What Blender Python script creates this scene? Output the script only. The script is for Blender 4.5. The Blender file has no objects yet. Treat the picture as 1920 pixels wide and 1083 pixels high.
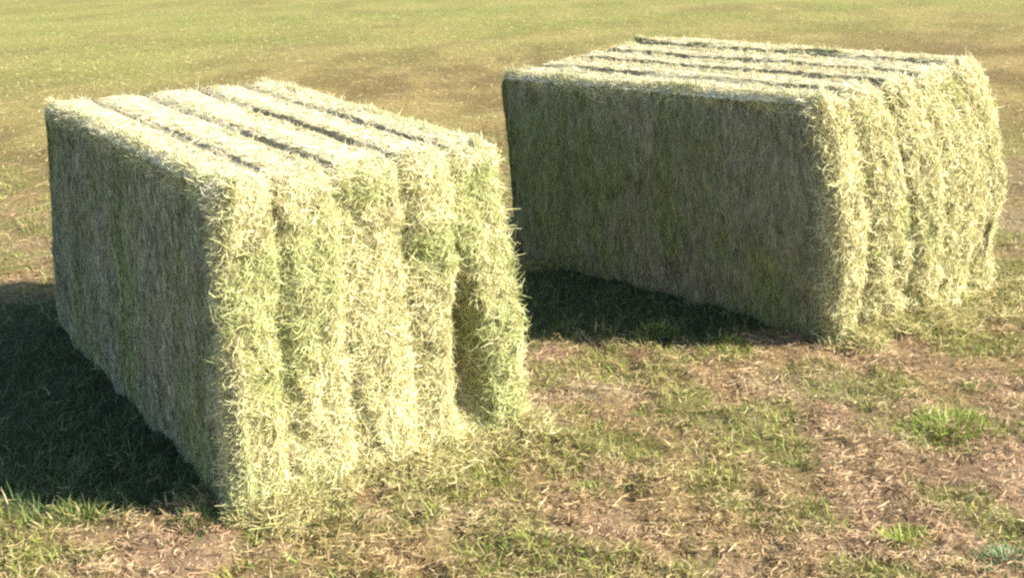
import bpy, math
import numpy as np
from mathutils import Matrix, Vector

scene = bpy.context.scene
col = scene.collection
R = math.radians
rng = np.random.default_rng(7)

# ------------------------------------------------------------------ camera
FOC, PITCH, ROLL, CAM_H = 2268.98, 0.28694, -0.03011, 1.87724
cp, sp, cr, sr = math.cos(PITCH), math.sin(PITCH), math.cos(ROLL), math.sin(ROLL)
r0, u0, fwd = Vector((1, 0, 0)), Vector((0, sp, cp)), Vector((0, cp, -sp))
rgt = cr * r0 + sr * u0
upv = -sr * r0 + cr * u0
cam_data = bpy.data.cameras.new('camera')
cam_data.sensor_width = 36.0
cam_data.lens = FOC / 1920 * 36.0
cam_data.clip_end = 3000
cam = bpy.data.objects.new('camera', cam_data)
M4 = Matrix((rgt, upv, -fwd)).transposed().to_4x4()
M4.translation = (0, 0, CAM_H)
cam.matrix_world = M4
col.objects.link(cam)
scene.camera = cam

# ------------------------------------------------------------------ sky, sun, exposure
SUN_EL, SUN_AZ = R(33), R(-12)          # towards the sun, azimuth from +X
world = bpy.data.worlds.new('World')
scene.world = world
world.use_nodes = True
wn = world.node_tree
sky = wn.nodes.new('ShaderNodeTexSky')
sky.sky_type = 'NISHITA'
sky.sun_disc = False
sky.ozone_density = 1.2
sky.sun_elevation = SUN_EL
sky.sun_rotation = math.pi / 2 - SUN_AZ
bg = wn.nodes['Background']
wn.links.new(sky.outputs[0], bg.inputs[0])
bg.inputs[1].default_value = 0.095
sun_data = bpy.data.lights.new('sun', 'SUN')
sun_data.energy = 5.0
sun_data.angle = R(0.53)
sun_data.color = (1.0, 0.935, 0.82)
sun = bpy.data.objects.new('sun', sun_data)
sd = Vector((math.cos(SUN_EL) * math.cos(SUN_AZ), math.cos(SUN_EL) * math.sin(SUN_AZ), math.sin(SUN_EL)))
sun.rotation_euler = sd.to_track_quat('Z', 'Y').to_euler()
sun.location = (8, -3, 8)
col.objects.link(sun)
scene.view_settings.view_transform = 'Standard'
scene.view_settings.look = 'None'
scene.view_settings.gamma = 1
scene.view_settings.exposure = 1.62
scene.render.engine = 'CYCLES'
scene.cycles.use_denoising = False
scene.cycles.max_bounces = 6
scene.cycles.diffuse_bounces = 3
scene.cycles.filter_width = 2.5
scene.cycles.sample_clamp_indirect = 4

# ------------------------------------------------------------------ numpy noise
def _hash(ix, iy, iz, seed):
    h = (ix.astype(np.int64) * 374761393 + iy.astype(np.int64) * 668265263 + iz.astype(np.int64) * 2147483647 + seed * 974711) & 0x7fffffff
    h = ((h ^ (h >> 13)) * 1274126177) & 0x7fffffff
    h = ((h ^ (h >> 16)) * 668265263) & 0x7fffffff
    return ((h ^ (h >> 11)) & 0xffff) / 65535.0

def vnoise(x, y, z=0.0, seed=0):
    x, y, z = np.broadcast_arrays(np.asarray(x, float), np.asarray(y, float), np.asarray(z, float))
    ix, iy, iz = np.floor(x), np.floor(y), np.floor(z)
    fx, fy, fz = x - ix, y - iy, z - iz
    fx, fy, fz = fx * fx * (3 - 2 * fx), fy * fy * (3 - 2 * fy), fz * fz * (3 - 2 * fz)
    out = 0
    for dx in (0, 1):
        for dy in (0, 1):
            for dz in (0, 1):
                w = (fx if dx else 1 - fx) * (fy if dy else 1 - fy) * (fz if dz else 1 - fz)
                out = out + w * _hash(ix + dx, iy + dy, iz + dz, seed)
    return out * 2 - 1

def fbm(x, y, z=0.0, seed=0, oct=4):
    out, a, t = 0, 1.0, 0
    for k in range(oct):
        out = out + a * vnoise(x * 2 ** k, y * 2 ** k, z * 2 ** k, seed + 31 * k)
        t += a
        a *= 0.5
    return out / t

def smooth(a, b, x):
    t = np.clip((x - a) / (b - a), 0, 1)
    return t * t * (3 - 2 * t)

def mix(a, b, t):
    t = np.asarray(t)[..., None]
    return a * (1 - t) + b * t

def C3(*v):
    return np.array(v, float)

# ------------------------------------------------------------------ mesh helpers
def make_mesh(name, V, F, tint, mat, parent=None):
    """V (n,3), F list of (m,4) or (m,3) index arrays, tint (n,3) colour of each vertex"""
    me = bpy.data.meshes.new(name)
    V = np.asarray(V, np.float32)
    loops = np.concatenate([f.ravel() for f in F]).astype(np.int32)
    tot = np.concatenate([np.full(len(f), f.shape[1], np.int32) for f in F])
    start = np.concatenate([[0], np.cumsum(tot)[:-1]]).astype(np.int32)
    me.vertices.add(len(V))
    me.vertices.foreach_set('co', V.ravel())
    me.loops.add(len(loops))
    me.loops.foreach_set('vertex_index', loops)
    me.polygons.add(len(tot))
    me.polygons.foreach_set('loop_start', start)
    me.polygons.foreach_set('loop_total', tot)
    me.update(calc_edges=True)
    me.polygons.foreach_set('use_smooth', np.ones(len(tot), bool))
    at = me.color_attributes.new('tint', 'FLOAT_COLOR', 'POINT')
    rgba = np.ones((len(V), 4), np.float32)
    rgba[:, :3] = np.clip(tint, 0, 1)
    at.data.foreach_set('color', rgba.ravel())
    me.materials.append(mat)
    o = bpy.data.objects.new(name, me)
    col.objects.link(o)
    if parent is not None:
        o.parent = parent
    return o

class Builder:
    def __init__(self):
        self.V, self.F, self.T, self.n = [], [], [], 0
    def add(self, V, F, T):
        V = np.asarray(V).reshape(-1, 3)
        T = np.broadcast_to(np.asarray(T, float), (len(V), 3))
        self.V.append(V); self.F.append(F + self.n); self.T.append(T); self.n += len(V)
    def grid(self, P, T):
        a, b = P.shape[:2]
        idx = np.arange(a * b).reshape(a, b)
        F = np.stack([idx[:-1, :-1], idx[1:, :-1], idx[1:, 1:], idx[:-1, 1:]], -1).reshape(-1, 4)
        self.add(P.reshape(-1, 3), F, np.asarray(T).reshape(-1, 3))
    def build(self, name, mat, parent=None):
        V = np.concatenate(self.V)
        o = make_mesh(name, V, self.F, np.concatenate(self.T), mat, parent)
        return o

def norm(v):
    return v / np.maximum(np.linalg.norm(v, axis=-1, keepdims=True), 1e-9)

def add_strands(B, P, N, T, length, width, color, seg=3, curl=0.25, lift=0.004, tip=0.05, twist=0.6, root=False, gen=rng):
    """curved tapering ribbons lying along T on a surface with normal N (root: growing out of P along T)"""
    n = len(P)
    if n == 0:
        return
    T = norm(T)
    S = norm(np.cross(N, T))
    k = np.linspace(0, 1, seg + 1) if root else np.linspace(-1, 1, seg + 1)
    L = np.broadcast_to(np.asarray(length, float), (n,))[:, None]
    c1 = gen.normal(0, curl, (n, 1))
    c2 = gen.normal(0, curl * 0.6, (n, 1))
    e = np.abs(gen.normal(0, tip, (n, 1)))
    lf = np.broadcast_to(np.asarray(lift, float), (n,))[:, None] if np.ndim(lift) else gen.random((n, 1)) * lift
    kk = k[None, :]
    if root:
        along, side, out = L * kk, L * (c1 * kk ** 2 + 0.2 * c2 * np.sin(3 * kk)), -L * e * kk ** 2
    else:
        along, side = L * kk / 2, L * 0.5 * (c1 * (kk ** 2 - 0.33) + c2 * np.sin(2.6 * kk))
        out = lf + L * e * (kk ** 2 - 0.25) * gen.choice([1.0, -0.35], (n, 1))
    pts = P[:, None, :] + T[:, None, :] * along[..., None] + S[:, None, :] * side[..., None] + N[:, None, :] * out[..., None]
    ang = gen.normal(0, twist, (n, 1, 1))
    wd = S[:, None, :] * np.cos(ang) + N[:, None, :] * np.sin(ang)
    taper = (1 - 0.85 * kk ** 2) if root else (1 - 0.55 * kk ** 4)
    hw = 0.5 * np.broadcast_to(np.asarray(width, float), (n,))[:, None] * taper
    Pl = pts - wd * hw[..., None]
    Pr = pts + wd * hw[..., None]
    V = np.stack([Pl, Pr], 2).reshape(-1, 3)
    m = (seg + 1) * 2
    j = np.arange(seg) * 2
    f = np.stack([j, j + 1, j + 3, j + 2], -1)
    F = (np.arange(n)[:, None, None] * m + f[None]).reshape(-1, 4)
    B.add(V, F, np.repeat(color, m, axis=0))

def rand_dirs(n, gen=rng):
    v = gen.normal(size=(n, 3))
    return norm(v)

# ------------------------------------------------------------------ materials
def tint_material(name, rough=0.75, translucent=0.0, spec=0.25, grain=None, bump=0.0):
    m = bpy.data.materials.new(name)
    m.use_nodes = True
    nt = m.node_tree
    nd, lk = nt.nodes, nt.links
    bs = nd['Principled BSDF']
    out = nd['Material Output']
    at = nd.new('ShaderNodeAttribute')
    at.attribute_name = 'tint'
    colour = at.outputs['Color']
    bs.inputs['Roughness'].default_value = rough
    bs.inputs['Specular IOR Level'].default_value = spec
    if grain:
        tc = nd.new('ShaderNodeTexCoord')
        mp = nd.new('ShaderNodeMapping')
        mp.inputs['Scale'].default_value = grain
        lk.new(tc.outputs['Object'], mp.inputs['Vector'])
        nz = nd.new('ShaderNodeTexNoise')
        nz.inputs['Scale'].default_value = 1.0
        nz.inputs['Detail'].default_value = 6
        nz.inputs['Roughness'].default_value = 0.7
        lk.new(mp.outputs[0], nz.inputs['Vector'])
        mr = nd.new('ShaderNodeMapRange')
        mr.inputs['From Min'].default_value = 0.3
        mr.inputs['From Max'].default_value = 0.7
        mr.inputs['To Min'].default_value = 0.45
        mr.inputs['To Max'].default_value = 1.45
        lk.new(nz.outputs['Fac'], mr.inputs['Value'])
        mx = nd.new('ShaderNodeMix')
        mx.data_type = 'RGBA'
        mx.blend_type = 'MULTIPLY'
        mx.inputs['Factor'].default_value = 1.0
        lk.new(colour, mx.inputs['A'])
        lk.new(mr.outputs[0], mx.inputs['B'])
        colour = mx.outputs['Result']
        if bump:
            bp = nd.new('ShaderNodeBump')
            bp.inputs['Strength'].default_value = bump
            bp.inputs['Distance'].default_value = 0.02
            lk.new(nz.outputs['Fac'], bp.inputs['Height'])
            lk.new(bp.outputs[0], bs.inputs['Normal'])
    lk.new(colour, bs.inputs['Base Color'])
    if translucent:
        tr = nd.new('ShaderNodeBsdfTranslucent')
        lk.new(colour, tr.inputs['Color'])
        ms = nd.new('ShaderNodeMixShader')
        ms.inputs[0].default_value = translucent
        lk.new(bs.outputs[0], ms.inputs[1])
        lk.new(tr.outputs[0], ms.inputs[2])
        lk.new(ms.outputs[0], out.inputs['Surface'])
    return m

MAT_HAY = tint_material('hay_stems', 0.7, 0.22, 0.3)
MAT_CUT = tint_material('cut_hay', 0.85, 0.10, 0.15)
MAT_GRASS = tint_material('grass_blades', 0.6, 0.25, 0.3)
MAT_SOIL = tint_material('stubble_soil', 0.95, 0.0, 0.1, (28, 28, 28), 1.0)
MAT_TWINE = tint_material('baling_twine', 0.6, 0.0, 0.3)

# ------------------------------------------------------------------ bales: eight corners each, measured on the ground
# key: (along the length, across the width, up)
BALE_A = {(0, 0, 0): (-.960, 3.700, 0), (0, 0, 1): (-.928, 3.806, 1.125), (1, 0, 0): (-2.345, 5.931, 0), (1, 0, 1): (-2.238, 5.886, 1.151),
          (0, 1, 0): (.034, 4.417, 0), (0, 1, 1): (-.059, 4.395, 1.139), (1, 1, 0): (-1.240, 6.493, 0), (1, 1, 1): (-1.219, 6.497, 1.151)}
BALE_B = {(0, 0, 0): (1.473, 5.320, 0), (0, 0, 1): (1.332, 5.244, 1.140), (1, 0, 0): (.023, 7.154, 0), (1, 0, 1): (-.039, 7.198, 1.078),
          (0, 1, 0): (2.425, 5.865, 0), (0, 1, 1): (2.304, 5.965, 1.208), (1, 1, 0): (.943, 7.910, 0), (1, 1, 1): (.928, 7.916, 1.200)}

def footprint(c):
    return np.array([c[(0, 0, 0)][:2], c[(1, 0, 0)][:2], c[(1, 1, 0)][:2], c[(0, 1, 0)][:2]])

def inside(x, y, quad, grow=0.0):
    c = quad.mean(0)
    q = c + (quad - c) * (1 + grow)
    res = np.ones_like(x, bool)
    s = None
    for i in range(4):
        a, b = q[i], q[(i + 1) % 4]
        cr_ = (b[0] - a[0]) * (y - a[1]) - (b[1] - a[1]) * (x - a[0])
        if s is None:
            cc = (b[0] - a[0]) * (c[1] - a[1]) - (b[1] - a[1]) * (c[0] - a[0])
            s = np.sign(cc)
        res &= (cr_ * s > 0)
    return res
FOOT = [footprint(BALE_A), footprint(BALE_B)]

# ------------------------------------------------------------------ ground
def field_relief(x, y):
    d = np.hypot(x, y)
    z = 0.016 * fbm(x * 3.1, y * 3.1, 0, 5, 3) * smooth(40, 10, d) + 0.034 * fbm(x * 10, y * 10, 0, 9, 2) * smooth(14, 6, d)
    z = z + 0.05 * fbm(x * 0.25, y * 0.25, 0, 3, 2) * smooth(6, 12, d)
    return z - 0.012

DRY = C3(.42, .305, .14)
PINK = C3(.47, .315, .185)
PALE = C3(.52, .43, .245)
BROWN = C3(.20, .125, .06)
GREEN = C3(.20, .255, .05)
LIME = C3(.25, .27, .07)

def shade_grass(x, y):
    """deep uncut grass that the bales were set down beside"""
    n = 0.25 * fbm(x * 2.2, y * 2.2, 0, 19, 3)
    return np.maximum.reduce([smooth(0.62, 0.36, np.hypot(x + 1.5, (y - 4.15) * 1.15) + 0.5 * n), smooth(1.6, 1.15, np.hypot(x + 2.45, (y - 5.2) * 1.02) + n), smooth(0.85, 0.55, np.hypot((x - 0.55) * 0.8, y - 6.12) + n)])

def green_mask(x, y):
    """share of living grass, 0..1"""
    near = smooth(0.0, 0.35, fbm(x * 3.8 + 3.3, y * 3.8, 0, 21, 3) + 0.13 + 0.25 * vnoise(x * .9, y * .9, 0, 23))
    wob = 4.0 * fbm(x * 0.16, y * 0.10, 0, 41, 3)
    far = (0.75 + 0.5 * fbm(x * .9, y * .6, 0, 47, 4)) * smooth(14.5, 25.0, y - 0.45 * x + wob)
    left = smooth(2.2, 0.6, np.hypot((x + 6.2) / 1.6, (y - 17.0) / 3.5))
    near = np.maximum(near, shade_grass(x, y))
    return np.clip(near * smooth(16, 8, y) + far + 0.0 * left + 0.35 * left, 0, 1)

def field_colour(x, y):
    d = np.hypot(x, y)
    n = fbm(x * 1.7, y * 1.7, 0, 61, 4)
    base = mix(DRY, PINK, smooth(-0.3, 0.4, n))
    base = mix(base, PALE, 0.5 * smooth(0.0, 0.5, fbm(x * 2.7, y * 2.7, 0, 71, 3)))
    base = mix(base, BROWN, 0.5 * smooth(0.1, 0.5, fbm(x * 3.3, y * 3.3, 0, 81, 3)) * smooth(16, 6, d))
    mid = mix(C3(.21, .155, .06), C3(.34, .26, .10), smooth(-.3, .3, fbm(x * 1.3, y * .8, 0, 91, 4)))
    base = mix(base, mid, smooth(7.5, 12, d))
    g = green_mask(x, y)
    gc = mix(GREEN, LIME, smooth(7, 13, d))
    stripe = 0.5 + 0.5 * np.sin((y - 0.35 * x + 1.6 * fbm(x * .15, y * .15, 0, 7, 2)) * 1.15)
    gc = mix(gc, C3(.33, .325, .10), 0.8 * stripe * smooth(14, 20, d))
    return mix(mix(base, gc, g * (0.45 + 0.4 * smooth(9, 18, d))), C3(.07, .11, .04), 0.9 * shade_grass(x, y))  # shade painted in: dark green soil tint where the bale shadows fall

def warp(n, inner, outer):
    t = np.linspace(-1, 1, n)
    a = 5.2
    return inner * t + (outer - inner) * np.sinh(a * t) / math.sinh(a) * np.abs(t) ** 1.5
gx = warp(361, 5.0, 900.0)
gy = warp(361, 5.0, 900.0) + 5.5
GX, GY = np.meshgrid(gx, gy, indexing='ij')
GZ = field_relief(GX, GY)
gb = Builder()
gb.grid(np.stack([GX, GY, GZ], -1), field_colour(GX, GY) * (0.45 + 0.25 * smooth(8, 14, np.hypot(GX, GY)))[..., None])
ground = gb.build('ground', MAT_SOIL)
ground['kind'] = 'structure'
ground['label'] = 'mown hay field of dry stubble and patchy grass'

# ------------------------------------------------------------------ bale builder
def make_bale(name, corners, splits, seed, dens, cut_gain, prot, bulge, gap=None, edge_bulge=0.0, slot_q=0.64, press=None, press_fade=-1.0, end_groove=0.042):
    gen = np.random.default_rng(seed)
    base = Vector(corners[(0, 0, 0)])
    root = bpy.data.objects.new(name, None)
    root.location = base
    col.objects.link(root)
    K = {k: np.array(v, float) - np.array(base) for k, v in corners.items()}
    L = np.linalg.norm(K[(1, 0, 0)])
    W = np.linalg.norm(K[(0, 1, 0)])
    H = 1.15

    def tri(l, s, h):
        u, v, w = (l / L)[..., None], (s / W)[..., None], (h / H)[..., None]
        out = 0
        for (a, b, c), p in K.items():
            out = out + (u if a else 1 - u) * (v if b else 1 - v) * (w if c else 1 - w) * p
        return out
    nb = len(splits) - 1
    rr = 0.075

    def path(ts):
        """ts = metres along end (upwards), over the top, down the back -> l, h, normal l, normal h"""
        z0 = -0.04
        s1 = H - rr - z0
        s2 = s1 + rr * math.pi / 2
        s3 = s2 + L - 2 * rr
        s4 = s3 + rr * math.pi / 2
        l, h, nl, nh = (np.zeros_like(ts) for _ in range(4))
        m = ts < s1
        l[m], h[m], nl[m], nh[m] = 0, z0 + ts[m], -1, 0
        m = (ts >= s1) & (ts < s2)
        a = (ts[m] - s1) / rr
        l[m], h[m], nl[m], nh[m] = rr - rr * np.cos(a), H - rr + rr * np.sin(a), -np.cos(a), np.sin(a)
        m = (ts >= s2) & (ts < s3)
        l[m], h[m], nl[m], nh[m] = rr + ts[m] - s2, H, 0, 1
        m = (ts >= s3) & (ts < s4)
        a = (ts[m] - s3) / rr
        l[m], h[m], nl[m], nh[m] = L - rr + rr * np.sin(a), H - rr + rr * np.cos(a), np.sin(a), np.cos(a)
        m = ts >= s4
        l[m], h[m], nl[m], nh[m] = L, H - rr - (ts[m] - s4), 1, 0
        return l, h, nl, nh, (s1, s2, s3, s4)
    _, _, _, _, (s1, s2, s3, s4) = path(np.array([0.0]))
    total = s4 + s1

    def surf(ts, s):
        """displaced surface point for path length ts and metres across s (band worked out from s)"""
        l, h, nl, nh, _ = path(ts)
        wob = 0.014 * vnoise(ts * 3.0, s * 0 + 4.4, 0, seed + 3)
        sw = s + wob
        bi = np.clip(np.searchsorted(splits, sw, side='right') - 1, 0, nb - 1)
        lo, hi = np.asarray(splits)[bi], np.asarray(splits)[bi + 1]
        q = np.clip((sw - lo) / (hi - lo) * 2 - 1, -1, 1)
        front = np.clip(-nl, 0, 1)
        top = np.clip(nh, 0, 1)
        # grooves pressed in by the strings, shallow on the outer edges
        topw = smooth(0.80, 1.0, top)
        dep = (end_groove * np.clip(front + 0.4 * top, 0, 1) * (1 - topw) + 0.12 * topw + 0.04 * np.clip(nl, 0, 1)) * (0.85 + 0.5 * vnoise(ts * 2.3, bi * 1.7 + np.where(q > 0, .5, -.5), 0, seed + 5))
        outer = ((bi == 0) & (q < 0)) | ((bi == nb - 1) & (q > 0))
        gi = np.where(q > 0, bi, bi - 1)                     # which string
        pr = np.asarray(press)[np.clip(gi, 0, nb - 2)]
        far = smooth(s3 - press_fade, s2 + 0.55, ts)          # strings bite deepest towards the near end
        bite = pr * (1 if press_fade < 0 else 0.08 + 0.92 * far) * (0.06 + 1.1 * smooth(-0.45, 0.2, vnoise(ts * 3.4, gi * 3.3, 0, seed + 6)))
        dep = dep * (1 - topw + topw * bite)
        dep = np.where(outer, 0.030, dep)
        pw = 3.0
        slot = np.where(outer, np.abs(q) ** 5, smooth(slot_q, slot_q + 0.14, np.abs(q)))
        off = -dep * (slot * topw + np.abs(q) ** pw * (1 - topw))
        hn = np.clip(h / H, 0, 1)
        off = off + bulge * np.sin(np.pi * hn) * front
        off = off + np.interp(bi, np.arange(nb), prot[0]) * front * (1 - hn) + np.interp(bi, np.arange(nb), prot[1]) * front * hn
        if gap is not None:   # a deep slot between two bands, deepest low down
            g = np.exp(-((s - gap[0] - 0.03 * (h - 0.4) - 0.008 * np.sin(h * 9)) / (gap[1] * (1.1 - 0.6 * h))) ** 4)
            off = off - gap[2] * g * smooth(gap[4], gap[4] - 0.45, h) * smooth(-0.02, 0.16, h) * front
        # tufts and slabs
        off = off + (0.020 * (1 - 0.6 * top)) * fbm(ts * 5, s * 6, 0, seed + 11, 3) + np.where(front > .5, 0.020, 0.006) * fbm(ts * 22, s * 22, 0, seed + 13, 2)
        off = off + 0.035 * front * fbm(ts * 2.4, s * 3.2, 0, seed + 15, 3)
        # loose skirt at the foot of the end
        off = off + 0.05 * front * smooth(0.22, 0.0, h) * 0.7 - 0.015 * front
        l = l + nl * off
        h = h + nh * off
        sb = s + edge_bulge * np.sin(np.pi * hn ** 1.7) * np.clip(s / W, 0, 1) ** 3
        return tri(l, sb, h), (q, front, top, h)

    def normals(ts, s):
        e = 0.03
        p0, meta = surf(ts, s)
        pt, _ = surf(ts + e, s)
        ps, _ = surf(ts, s + e)
        n = norm(np.cross(ps - p0, pt - p0))
        tt, tsd = norm(pt - p0), norm(ps - p0)
        l, h, nl, nh, _ = path(ts)
        want = tri(l + nl * .1, s, h + nh * .1) - tri(l, s, h)
        sg = np.sign((n * want).sum(-1, keepdims=True))
        return p0, n * sg, tt, tsd, meta

    STRAW, PALEH, GRN, OLV, WHT = C3(.57, .52, .24), C3(.75, .70, .43), C3(.37, .43, .14), C3(.25, .22, .10), C3(.80, .725, .50)

    def hay_colour(ts, s, top, n, g_extra=0.0):
        r = gen.random(n)
        c = mix(STRAW, PALEH, gen.random(n))
        gm = smooth(0.0, 0.5, fbm(ts * 3.5, s * 3.5, 0, seed + 21, 3) + g_extra) * (1 - 0.85 * top)
        c = mix(c, GRN, np.where(r < 0.08 + 0.45 * gm, 0.75, 0.25 * gm))
        c = mix(c, OLV, np.where((r > 0.85), 0.8, 0.0) * (1 - 0.6 * top))
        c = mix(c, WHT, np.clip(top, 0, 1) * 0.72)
        return c * (0.82 + 0.36 * gen.random((n, 1)))

    for i in range(nb):
        B = Builder()
        a, b = splits[i], splits[i + 1]
        ns = max(9, int((b - a) / 0.013))
        ts = np.concatenate([np.arange(0, s2, 0.016), np.arange(s2, s3, 0.02), np.arange(s3, total + .01, 0.03)])
        ss = np.linspace(a - (0.0 if i == 0 else 0.012), b + (0.0 if i == nb - 1 else 0.012), ns)
        TS, SS = np.meshgrid(ts, ss, indexing='ij')
        # evaluate each point as part of this band, so that both sides dive into the groove
        P, (q, fr, tp, hh) = surf(TS, np.clip(SS, a + 1e-4 - 0.0, b - 1e-4))
        out = (SS - np.clip(SS, a, b))
        P = P + np.array(norm(K[(0, 1, 0)])) * out[..., None]
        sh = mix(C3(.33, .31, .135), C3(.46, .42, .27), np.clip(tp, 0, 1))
        sh = sh * (0.75 + 0.35 * fbm(TS * 40, SS * 40, 0, seed + 17, 2))[..., None]
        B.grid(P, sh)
        # stems on the end, the top and the back
        wd_ = (b - a)
        for zone, (t0, t1), cnt in (('end', (0.0, s2), dens[0]), ('top', (s1, s3), dens[1]), ('back', (s3, total), dens[2])):
            n = int(cnt * (t1 - t0) * wd_)
            t_, s_ = gen.uniform(t0, t1, n), gen.uniform(a, b, n)
            P, N, TT, SD, (q, fr, tp, hh) = normals(t_, s_)
            inner = ~(((i == 0) & (q < 0)) | ((i == nb - 1) & (q > 0)))
            ok = ~(inner & (np.abs(q) > (slot_q if zone == 'top' else 0.86)) & (gen.random(n) < (0.97 if zone == 'top' else 0.6)))
            P, N, TT, SD, t_, s_, tp, q = P[ok], N[ok], TT[ok], SD[ok], t_[ok], s_[ok], tp[ok], q[ok]
            n = len(P)
            th = gen.uniform(0, 2 * np.pi, n)
            T = TT * np.cos(th)[:, None] * (0.85 if zone == 'end' else 1.6) + SD * np.sin(th)[:, None]
            T = T + 0.22 * N * gen.normal(size=(n, 1))
            if zone == 'top':   # beside the strings the stems are drawn along the groove
                al = smooth(0.25, 0.6, np.abs(q))[:, None]
                T = T * (1 - al) + al * (TT * np.sign(np.cos(th))[:, None] + 0.12 * SD * gen.normal(size=(n, 1)))
            Ls = (0.015 + 0.12 * gen.random(n) ** 2.2) if zone != 'top' else gen.uniform(0.02, 0.10, n)
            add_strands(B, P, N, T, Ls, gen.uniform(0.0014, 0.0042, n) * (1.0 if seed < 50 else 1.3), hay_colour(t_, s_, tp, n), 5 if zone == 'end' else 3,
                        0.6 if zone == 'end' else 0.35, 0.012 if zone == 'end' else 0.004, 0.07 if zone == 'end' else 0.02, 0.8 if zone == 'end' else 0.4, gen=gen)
            # standing wisps that fray the outline
            n = int(cnt * (0.012 if zone == 'end' else 0.006) * (t1 - t0) * wd_)
            t_, s_ = gen.uniform(t0, t1, n), gen.uniform(a, b, n)
            if zone == 'end':
                t_[: n // 3] = gen.uniform(s1 - .12, s2, n // 3)
            P, N, TT, SD, (q, fr, tp, hh) = normals(t_, s_)
            T = N * gen.uniform(0.4, 1.0, (n, 1)) + 0.9 * rand_dirs(n, gen)
            add_strands(B, P, norm(np.cross(T, rand_dirs(n, gen))), T, gen.uniform(0.02, 0.07, n), gen.uniform(0.0015, 0.003, n), hay_colour(t_, s_, tp, n), 4, 0.35, 0, 0.2, 0.8, root=True, gen=gen)
        B.build('hay_band', MAT_HAY, root)

    # the two long cut sides: stems sheared off, upright streaks
    for side in (0, 1):
        B = Builder()
        ls = np.linspace(-0.01, L + 0.01, int(L / 0.011))
        hs = np.linspace(-0.04, H + 0.005, 90)
        LL, HH = np.meshgrid(ls, hs, indexing='ij')
        sg = -1.0 if side == 0 else 1.0

        def cut(l, h):
            hn = np.clip(h / H, 0, 1)
            edge = np.minimum(np.minimum(l, L - l), H - h)
            fl = vnoise(np.floor(l / 0.115 + 0.35 * vnoise(l * 1.3, h * .8, 0, seed + 33)) * 7.7, 3.3, 0, seed + 31)
            off = -0.030 * (1 - smooth(-0.01, 0.05, edge)) + 0.010 * fl - (0.022 if side == 0 else 0.05) + (edge_bulge * np.sin(np.pi * hn ** 1.7) if side else 0)
            off = off + 0.030 * fbm(l * 3, h * 2.2, 0, seed + 35 + side, 3) + 0.018 * fbm(l * 8, h * 6, 0, seed + 36 + side, 2) + 0.010 * fbm(l * 36, h * 9, 0, seed + 37 + side, 3) + 0.008 * fbm(l * 11, h * 9, 0, seed + 38 + side, 2)
            off = off + 0.02 * np.sin(np.pi * hn)
            le = l + ((-bulge * 0.9 * np.sin(np.pi * hn)) + (0.05 if side else 0)) * smooth(0.5, 0.0, l)
            s = (0.0 if side == 0 else W) + sg * off
            h = h + 0.022 * fbm(l * 5, l * 0, 0, seed + 45, 3) * smooth(0.8, 1.1, h)
            le = le + 0.022 * fbm(h * 5, h * 0, 0, seed + 46, 3)
            return tri(le, s, h), fl
        P, fl = cut(LL, HH)
        nz = fbm(LL * 2.5, HH * 1.5, 0, seed + 39, 3)
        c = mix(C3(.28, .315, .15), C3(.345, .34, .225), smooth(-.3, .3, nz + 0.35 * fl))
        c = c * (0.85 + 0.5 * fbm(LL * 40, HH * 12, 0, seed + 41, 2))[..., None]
        B.grid(P, c * cut_gain)
        n = int(dens[3] * L * H) if side == 0 else int(dens[3] * 0.3 * L * H)
        l_, h_ = gen.uniform(0.0, L, n), gen.uniform(0.0, H, n)
        P, fl = cut(l_, h_)
        A = norm(K[(1, 0, 0)])
        Nn = norm(np.cross(A, C3(0, 0, 1))) * 1.0
        if (Nn @ K[(0, 1, 0)]) * sg < 0:
            Nn = -Nn
        N = np.repeat(Nn[None], n, 0)
        T = C3(0, 0, 1)[None] + A[None] * (gen.normal(0, 0.18, (n, 1)) + (gen.random((n, 1)) < 0.35) * gen.normal(0, 0.9, (n, 1))) + N * gen.normal(0, 0.14, (n, 1))
        nz = fbm(l_ * 2.5, h_ * 1.5, 0, seed + 39, 3)
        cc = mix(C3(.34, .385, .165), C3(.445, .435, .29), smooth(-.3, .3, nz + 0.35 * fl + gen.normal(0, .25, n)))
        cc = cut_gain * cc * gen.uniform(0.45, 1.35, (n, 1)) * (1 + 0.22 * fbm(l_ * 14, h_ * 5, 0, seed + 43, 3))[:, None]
        add_strands(B, P, N, T, 0.012 + 0.10 * gen.random(n) ** 2, gen.uniform(0.0014, 0.0045, n), cc, 2, 0.25, 0.007, 0.04, 0.7, gen=gen)
        # stems that spill over the edges of the cut side
        n = int(dens[3] * 0.26 * (L + H))
        onend = gen.random(n) < 0.45
        l_ = np.where(onend, np.abs(gen.normal(0, 0.05, n)) - 0.01, gen.uniform(0, L, n))
        h_ = np.where(onend, gen.uniform(0.0, H, n), H - np.abs(gen.normal(0, 0.035, n)) + 0.005)
        P, fl = cut(l_, h_)
        N = np.repeat(Nn[None], n, 0)
        T = rand_dirs(n, gen)
        add_strands(B, P, N, T, gen.uniform(0.02, 0.09, n), gen.uniform(0.0015, 0.0035, n), hay_colour(l_, h_, np.full(n, .3), n), 3, 0.4, 0.012, 0.15, 0.8, gen=gen)
        o = B.build('cut_side', MAT_CUT, root)

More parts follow.
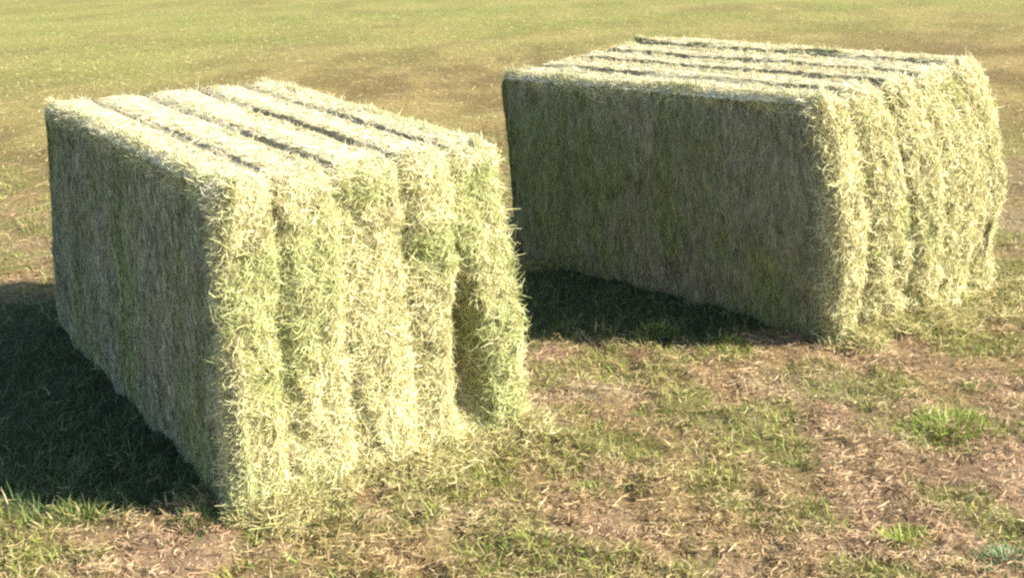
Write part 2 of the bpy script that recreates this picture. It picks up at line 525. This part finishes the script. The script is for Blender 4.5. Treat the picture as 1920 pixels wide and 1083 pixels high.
    # strings in the grooves
    for k in splits[1:-1]:
        ts = np.arange(0.0, total, 0.03)
        l, h, nl, nh, _ = path(ts)
        wob = 0.014 * vnoise(ts * 3.0, 4.4, 0, seed + 3)
        P, _ = surf(ts, np.full_like(ts, k) - wob + 1e-4)
        Nn = norm(tri(l + nl, np.full_like(ts, k), h + nh) - tri(l, np.full_like(ts, k), h))
        P = P + Nn * 0.008
        S = norm(K[(0, 1, 0)])[None].repeat(len(ts), 0)
        an = np.linspace(0, 2 * np.pi, 6, endpoint=False)
        V = P[:, None] + 0.0026 * (S[:, None] * np.cos(an)[None, :, None] + Nn[:, None] * np.sin(an)[None, :, None])
        idx = np.arange(len(ts) * 6).reshape(-1, 6)
        j = np.roll(idx, -1, 1)
        F = np.stack([idx[:-1], j[:-1], j[1:], idx[1:]], -1).reshape(-1, 4)
        B = Builder()
        B.add(V.reshape(-1, 3), F, C3(.42, .36, .17))
        B.build('twine', MAT_TWINE, root)
    return root, surf, (L, W, H)

bale_a, surf_a, dim_a = make_bale('hay_bale', BALE_A, [0.0, 0.215, 0.475, 0.765, 1.005, 1.255], 11, (42000, 34000, 3000, 15000), 0.95,
                                  ([0.0, 0.005, 0.0, -0.01, 0.01], [0.0, 0.01, 0.0, 0.01, 0.0]), 0.03, gap=(1.005, 0.085, 0.12, 1, 0.86), press=[0.12, 0.8, 1.0, 0.2], press_fade=0.5, slot_q=0.68)
bale_a['label'] = 'square hay bale with a deep shadowed slot low in its sunlit banded end'
bale_a['category'] = 'hay bale'
bale_a['group'] = 'large square bales left on the field'
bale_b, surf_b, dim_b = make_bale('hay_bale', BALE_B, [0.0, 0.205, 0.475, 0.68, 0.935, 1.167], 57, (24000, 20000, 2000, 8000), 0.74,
                                  ([-0.01, 0.0, 0.01, 0.0, -0.05], [0.0, 0.0, 0.02, 0.02, -0.02]), 0.10, edge_bulge=0.06, slot_q=0.50, press=[0.35, 1.0, 1.0, 0.6], end_groove=0.028)
bale_b['label'] = 'square hay bale with bulging ragged end and several straight dark grooves along its top'
bale_b['category'] = 'hay bale'
bale_b['group'] = 'large square bales left on the field'

# ------------------------------------------------------------------ stubble, thatch and grass of the field (nobody could count it)
def scatter(n, d0, d1, power, spread):
    u = rng.random(n)
    e = 2 - power
    d = (d0 ** e + u * (d1 ** e - d0 ** e)) ** (1 / e)
    a = rng.uniform(-spread, spread, n)
    x, y = d * np.sin(a), d * np.cos(a)
    keep = ~(inside(x, y, FOOT[0], -0.02) | inside(x, y, FOOT[1], -0.02))
    return x[keep], y[keep]

def add_thatch(name, label, n, d0, d1, power, spread, lmin, lmax, w0, seg):
    x, y = scatter(n, d0, d1, power, spread)
    ok = rng.random(len(x)) > np.maximum(0.9 * shade_grass(x, y), 0.6 * smooth(-0.02, -0.30, fbm(x * 8, y * 8, 0, 101, 3)) * smooth(14, 8, y))
    x, y = x[ok], y[ok]
    n = len(x)
    z = field_relief(x, y)
    B = Builder()
    N = norm(np.stack([rng.normal(0, .18, n), rng.normal(0, .18, n), np.ones(n)], -1))
    a = rng.uniform(0, 2 * np.pi, n)
    T = np.stack([np.cos(a), np.sin(a), rng.normal(0, 0.22, n)], -1)
    c = field_colour(x, y)
    r = rng.random(n)[:, None]
    c = np.where(r < 0.18, c * 0.5 + PALE * 0.55, np.where(r < 0.45, c * 0.55 + PINK * 0.5, np.where(r > 0.86, BROWN * 1.1, c)))
    c = c * rng.uniform(0.65, 1.3, (n, 1))
    clump = 0.05 * np.clip(fbm(x * 8, y * 8, 0, 101, 3) + 0.15, 0, 1)
    P = np.stack([x, y, z + clump * rng.random(n) + 0.002], -1)
    add_strands(B, P, N, T, lmin + (lmax - lmin) * rng.random(n) ** 1.6, rng.uniform(0.6, 1.4, n) * w0, c, seg, 0.4, 0.008, 0.10, 0.7)
    o = B.build(name, MAT_GRASS)
    o['kind'] = 'stuff'
    o['label'] = label
    o['category'] = 'straw'
    return o

def add_blades(name, label, n, d0, d1, power, spread, hmin, hmax, w0, seg):
    x, y = scatter(n, d0, d1, power, spread)
    g = green_mask(x, y)
    keep = rng.random(len(x)) < 0.22 + 0.78 * g
    x, y, g = x[keep], y[keep], g[keep]
    n = len(x)
    B = Builder()
    a = rng.uniform(0, 2 * np.pi, n)
    lean = rng.uniform(0.15, 1.1, n)
    T = np.stack([np.cos(a) * lean, np.sin(a) * lean, np.ones(n)], -1)
    N = norm(np.stack([-np.cos(a), -np.sin(a), lean], -1))
    d = np.hypot(x, y)
    gc = mix(GREEN, C3(.25, .28, .055), rng.random(n))
    gc = mix(gc, LIME, smooth(7, 14, d))
    shd = shade_grass(x, y)
    gc = mix(gc, C3(.085, .135, .045), shd)  # blades coloured darker inside the bale shadows, adding painted shade
    dry = mix(DRY, PALE, rng.random(n))
    green = rng.random(n) < 0.12 + 0.75 * g + 0.12 * shd
    c = np.where(green[:, None], gc, dry) * (1 + smooth(14, 7, d) * 0.6 * 0 + (0.15 + 0.25 * smooth(12, 7, d)) * rng.uniform(-1, 1, n))[:, None]
    P = np.stack([x, y, field_relief(x, y) - 0.004], -1)
    h = rng.uniform(hmin, hmax, n) * (0.65 + 0.6 * g + 0.3 * shd)
    add_strands(B, P, N, T, h, rng.uniform(0.7, 1.5, n) * w0, c, seg, 0.25, 0, 0.25, 0.5, root=True)
    o = B.build(name, MAT_GRASS)
    o['kind'] = 'stuff'
    o['label'] = label
    o['category'] = 'grass'
    return o

add_thatch('dry_thatch', 'flattened dry straw and cut stems lying round the bales', 260000, 2.5, 9.5, 1.35, 0.80, 0.012, 0.065, 0.0036, 2)
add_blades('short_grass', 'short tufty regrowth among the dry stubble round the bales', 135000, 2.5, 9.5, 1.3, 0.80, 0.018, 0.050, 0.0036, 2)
add_thatch('field_straw', 'thin cut straw scattered over the open field', 50000, 9.3, 30.0, 1.6, 0.72, 0.05, 0.16, 0.009, 1)
add_blades('field_grass', 'yellow green regrowth of the open field', 90000, 9.3, 55.0, 1.5, 0.72, 0.02, 0.05, 0.012, 1)

# ------------------------------------------------------------------ hay that has dropped at the foot of the bales
def fallen_hay(name, label, a, b, n, reach, seed, col_green=0.15):
    gen = np.random.default_rng(seed)
    a, b = np.array(a), np.array(b)
    d = b - a
    nrm = np.array([d[1], -d[0]]) / np.linalg.norm(d)
    u = gen.uniform(0.03, 1.05, n)
    out = np.abs(gen.normal(0, 1, n)) * reach * (0.6 + 0.6 * vnoise(u * 7, 0.3, 0, seed)) * (0.4 + 0.6 * smooth(0.0, 0.2, u)) - 0.03
    xy = a[None] + d[None] * u[:, None] + nrm[None] * out[:, None]
    x, y = xy[:, 0], xy[:, 1]
    pile = 0.11 * np.exp(-(np.maximum(out, 0) / (reach * 0.75)) ** 1.3) * (0.7 + 0.6 * fbm(x * 6, y * 6, 0, seed, 2)) * (0.15 + 0.85 * smooth(0.0, 0.22, u))
    z = field_relief(x, y) + gen.random(n) * np.maximum(pile, 0.006)
    th = gen.uniform(0, 2 * np.pi, n)
    T = np.stack([np.cos(th), np.sin(th), gen.normal(0, 0.45, n)], -1)
    N = norm(np.stack([gen.normal(0, .4, n), gen.normal(0, .4, n), np.ones(n)], -1))
    c = mix(C3(.50, .43, .185), C3(.60, .54, .30), gen.random(n))
    c = mix(c, C3(.28, .34, .08), (gen.random(n) < col_green) * 0.7)
    B = Builder()
    add_strands(B, np.stack([x, y, z], -1), N, T, gen.uniform(0.04, 0.15, n), gen.uniform(0.0022, 0.0055, n), c * gen.uniform(0.7, 1.2, (n, 1)), 4, 0.45, 0.01, 0.15, 0.8, gen=gen)
    o = B.build(name, MAT_HAY)
    o['kind'] = 'stuff'
    o['label'] = label
    o['category'] = 'hay'
    return o

fallen_hay('fallen_hay', 'loose pale hay dropped at the foot of the bale with the slot', (-.99, 3.67), (.06, 4.42), 9000, 0.10, 301)
fallen_hay('fallen_hay', 'loose hay dropped at the foot of the bulging ragged bale end', (1.43, 5.27), (2.55, 5.86), 7000, 0.11, 302, 0.25)

# ------------------------------------------------------------------ single green tufts one can point to
def grass_tuft(label, x, y, n, radius, hgt, colour, seed, width=0.006, group=None):
    gen = np.random.default_rng(seed)
    n = int(n * 1.7)
    r = radius * np.sqrt(gen.random(n)) * (0.8 + 0.6 * gen.random(n))
    a = gen.uniform(0, 2 * np.pi, n)
    px, py = r * np.cos(a), r * np.sin(a)
    pz = field_relief(x + px, y + py) - 0.006
    lean = 0.25 + 0.9 * r / radius * gen.random(n)
    a2 = a + gen.normal(0, 0.6, n)
    T = np.stack([np.cos(a2) * lean, np.sin(a2) * lean, np.ones(n)], -1)
    N = norm(np.stack([-np.cos(a2), -np.sin(a2), lean], -1))
    c = np.array(colour)[None] * gen.uniform(0.55, 1.5, (n, 1))
    c = mix(c, C3(.42, .36, .12), (gen.random(n) < 0.12) * 0.7)
    B = Builder()
    add_strands(B, np.stack([px, py, pz], -1), N, T, hgt * gen.uniform(0.35, 1.0, n) * (1 - 0.4 * r / radius), 0.7 * width * gen.uniform(0.6, 1.3, n), c, 3, 0.3, 0, 0.35, 0.6, root=True, gen=gen)
    o = B.build('grass_tuft', MAT_GRASS)
    o.location = (x, y, 0)
    o['label'] = label
    o['category'] = 'grass tuft'
    o['group'] = group or 'green grass tufts in the stubble'
    return o

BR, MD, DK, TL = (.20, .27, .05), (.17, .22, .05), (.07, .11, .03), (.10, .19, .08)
grass_tuft('largest bright green grass tuft, spreading over open dry stubble', 1.67, 4.31, 420, 0.16, 0.10, (.22, .31, .045), 401)
grass_tuft('compact lime green grass tuft with bright upright blades in dry stubble', 1.22, 3.45, 200, 0.075, 0.085, (.26, .32, .05), 402)
OPEN = 'small mid green grass tuft standing in open dry stubble'
for k, (x, y) in enumerate(((.78, 3.66), (.26, 3.86), (-.23 + .45, 4.3), (1.02, 4.02), (1.55, 3.75), (1.95, 4.75), (.55, 4.55))):
    grass_tuft(OPEN, x, y, 110, 0.07, 0.06, MD, 410 + k, 0.005, 'small green tufts in the open stubble')
grass_tuft('olive grass tuft at the sunlit rim of the bale shadow', -1.50, 3.78, 130, 0.085, 0.07, MD, 421)
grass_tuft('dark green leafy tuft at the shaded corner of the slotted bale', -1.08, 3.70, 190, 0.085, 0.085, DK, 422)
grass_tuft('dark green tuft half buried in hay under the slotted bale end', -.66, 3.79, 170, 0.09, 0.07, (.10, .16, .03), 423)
grass_tuft('yellow green tuft at the shadow edge before the broad dark bale side', 1.03, 5.33, 130, 0.075, 0.075, (.22, .25, .04), 424)
grass_tuft('sparse green tuft reaching up against the dark bale side', .69, 5.56, 110, 0.08, 0.085, (.20, .24, .06), 425)
grass_tuft('blue green grass tuft alone on bare pinkish stubble', 1.49, 3.28, 190, 0.09, 0.07, TL, 426)
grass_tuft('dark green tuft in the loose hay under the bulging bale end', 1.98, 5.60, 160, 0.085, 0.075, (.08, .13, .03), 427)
grass_tuft('yellowish low grass tuft in the stubble before the slotted bale', -.88, 3.40, 140, 0.08, 0.06, (.26, .27, .05), 428)
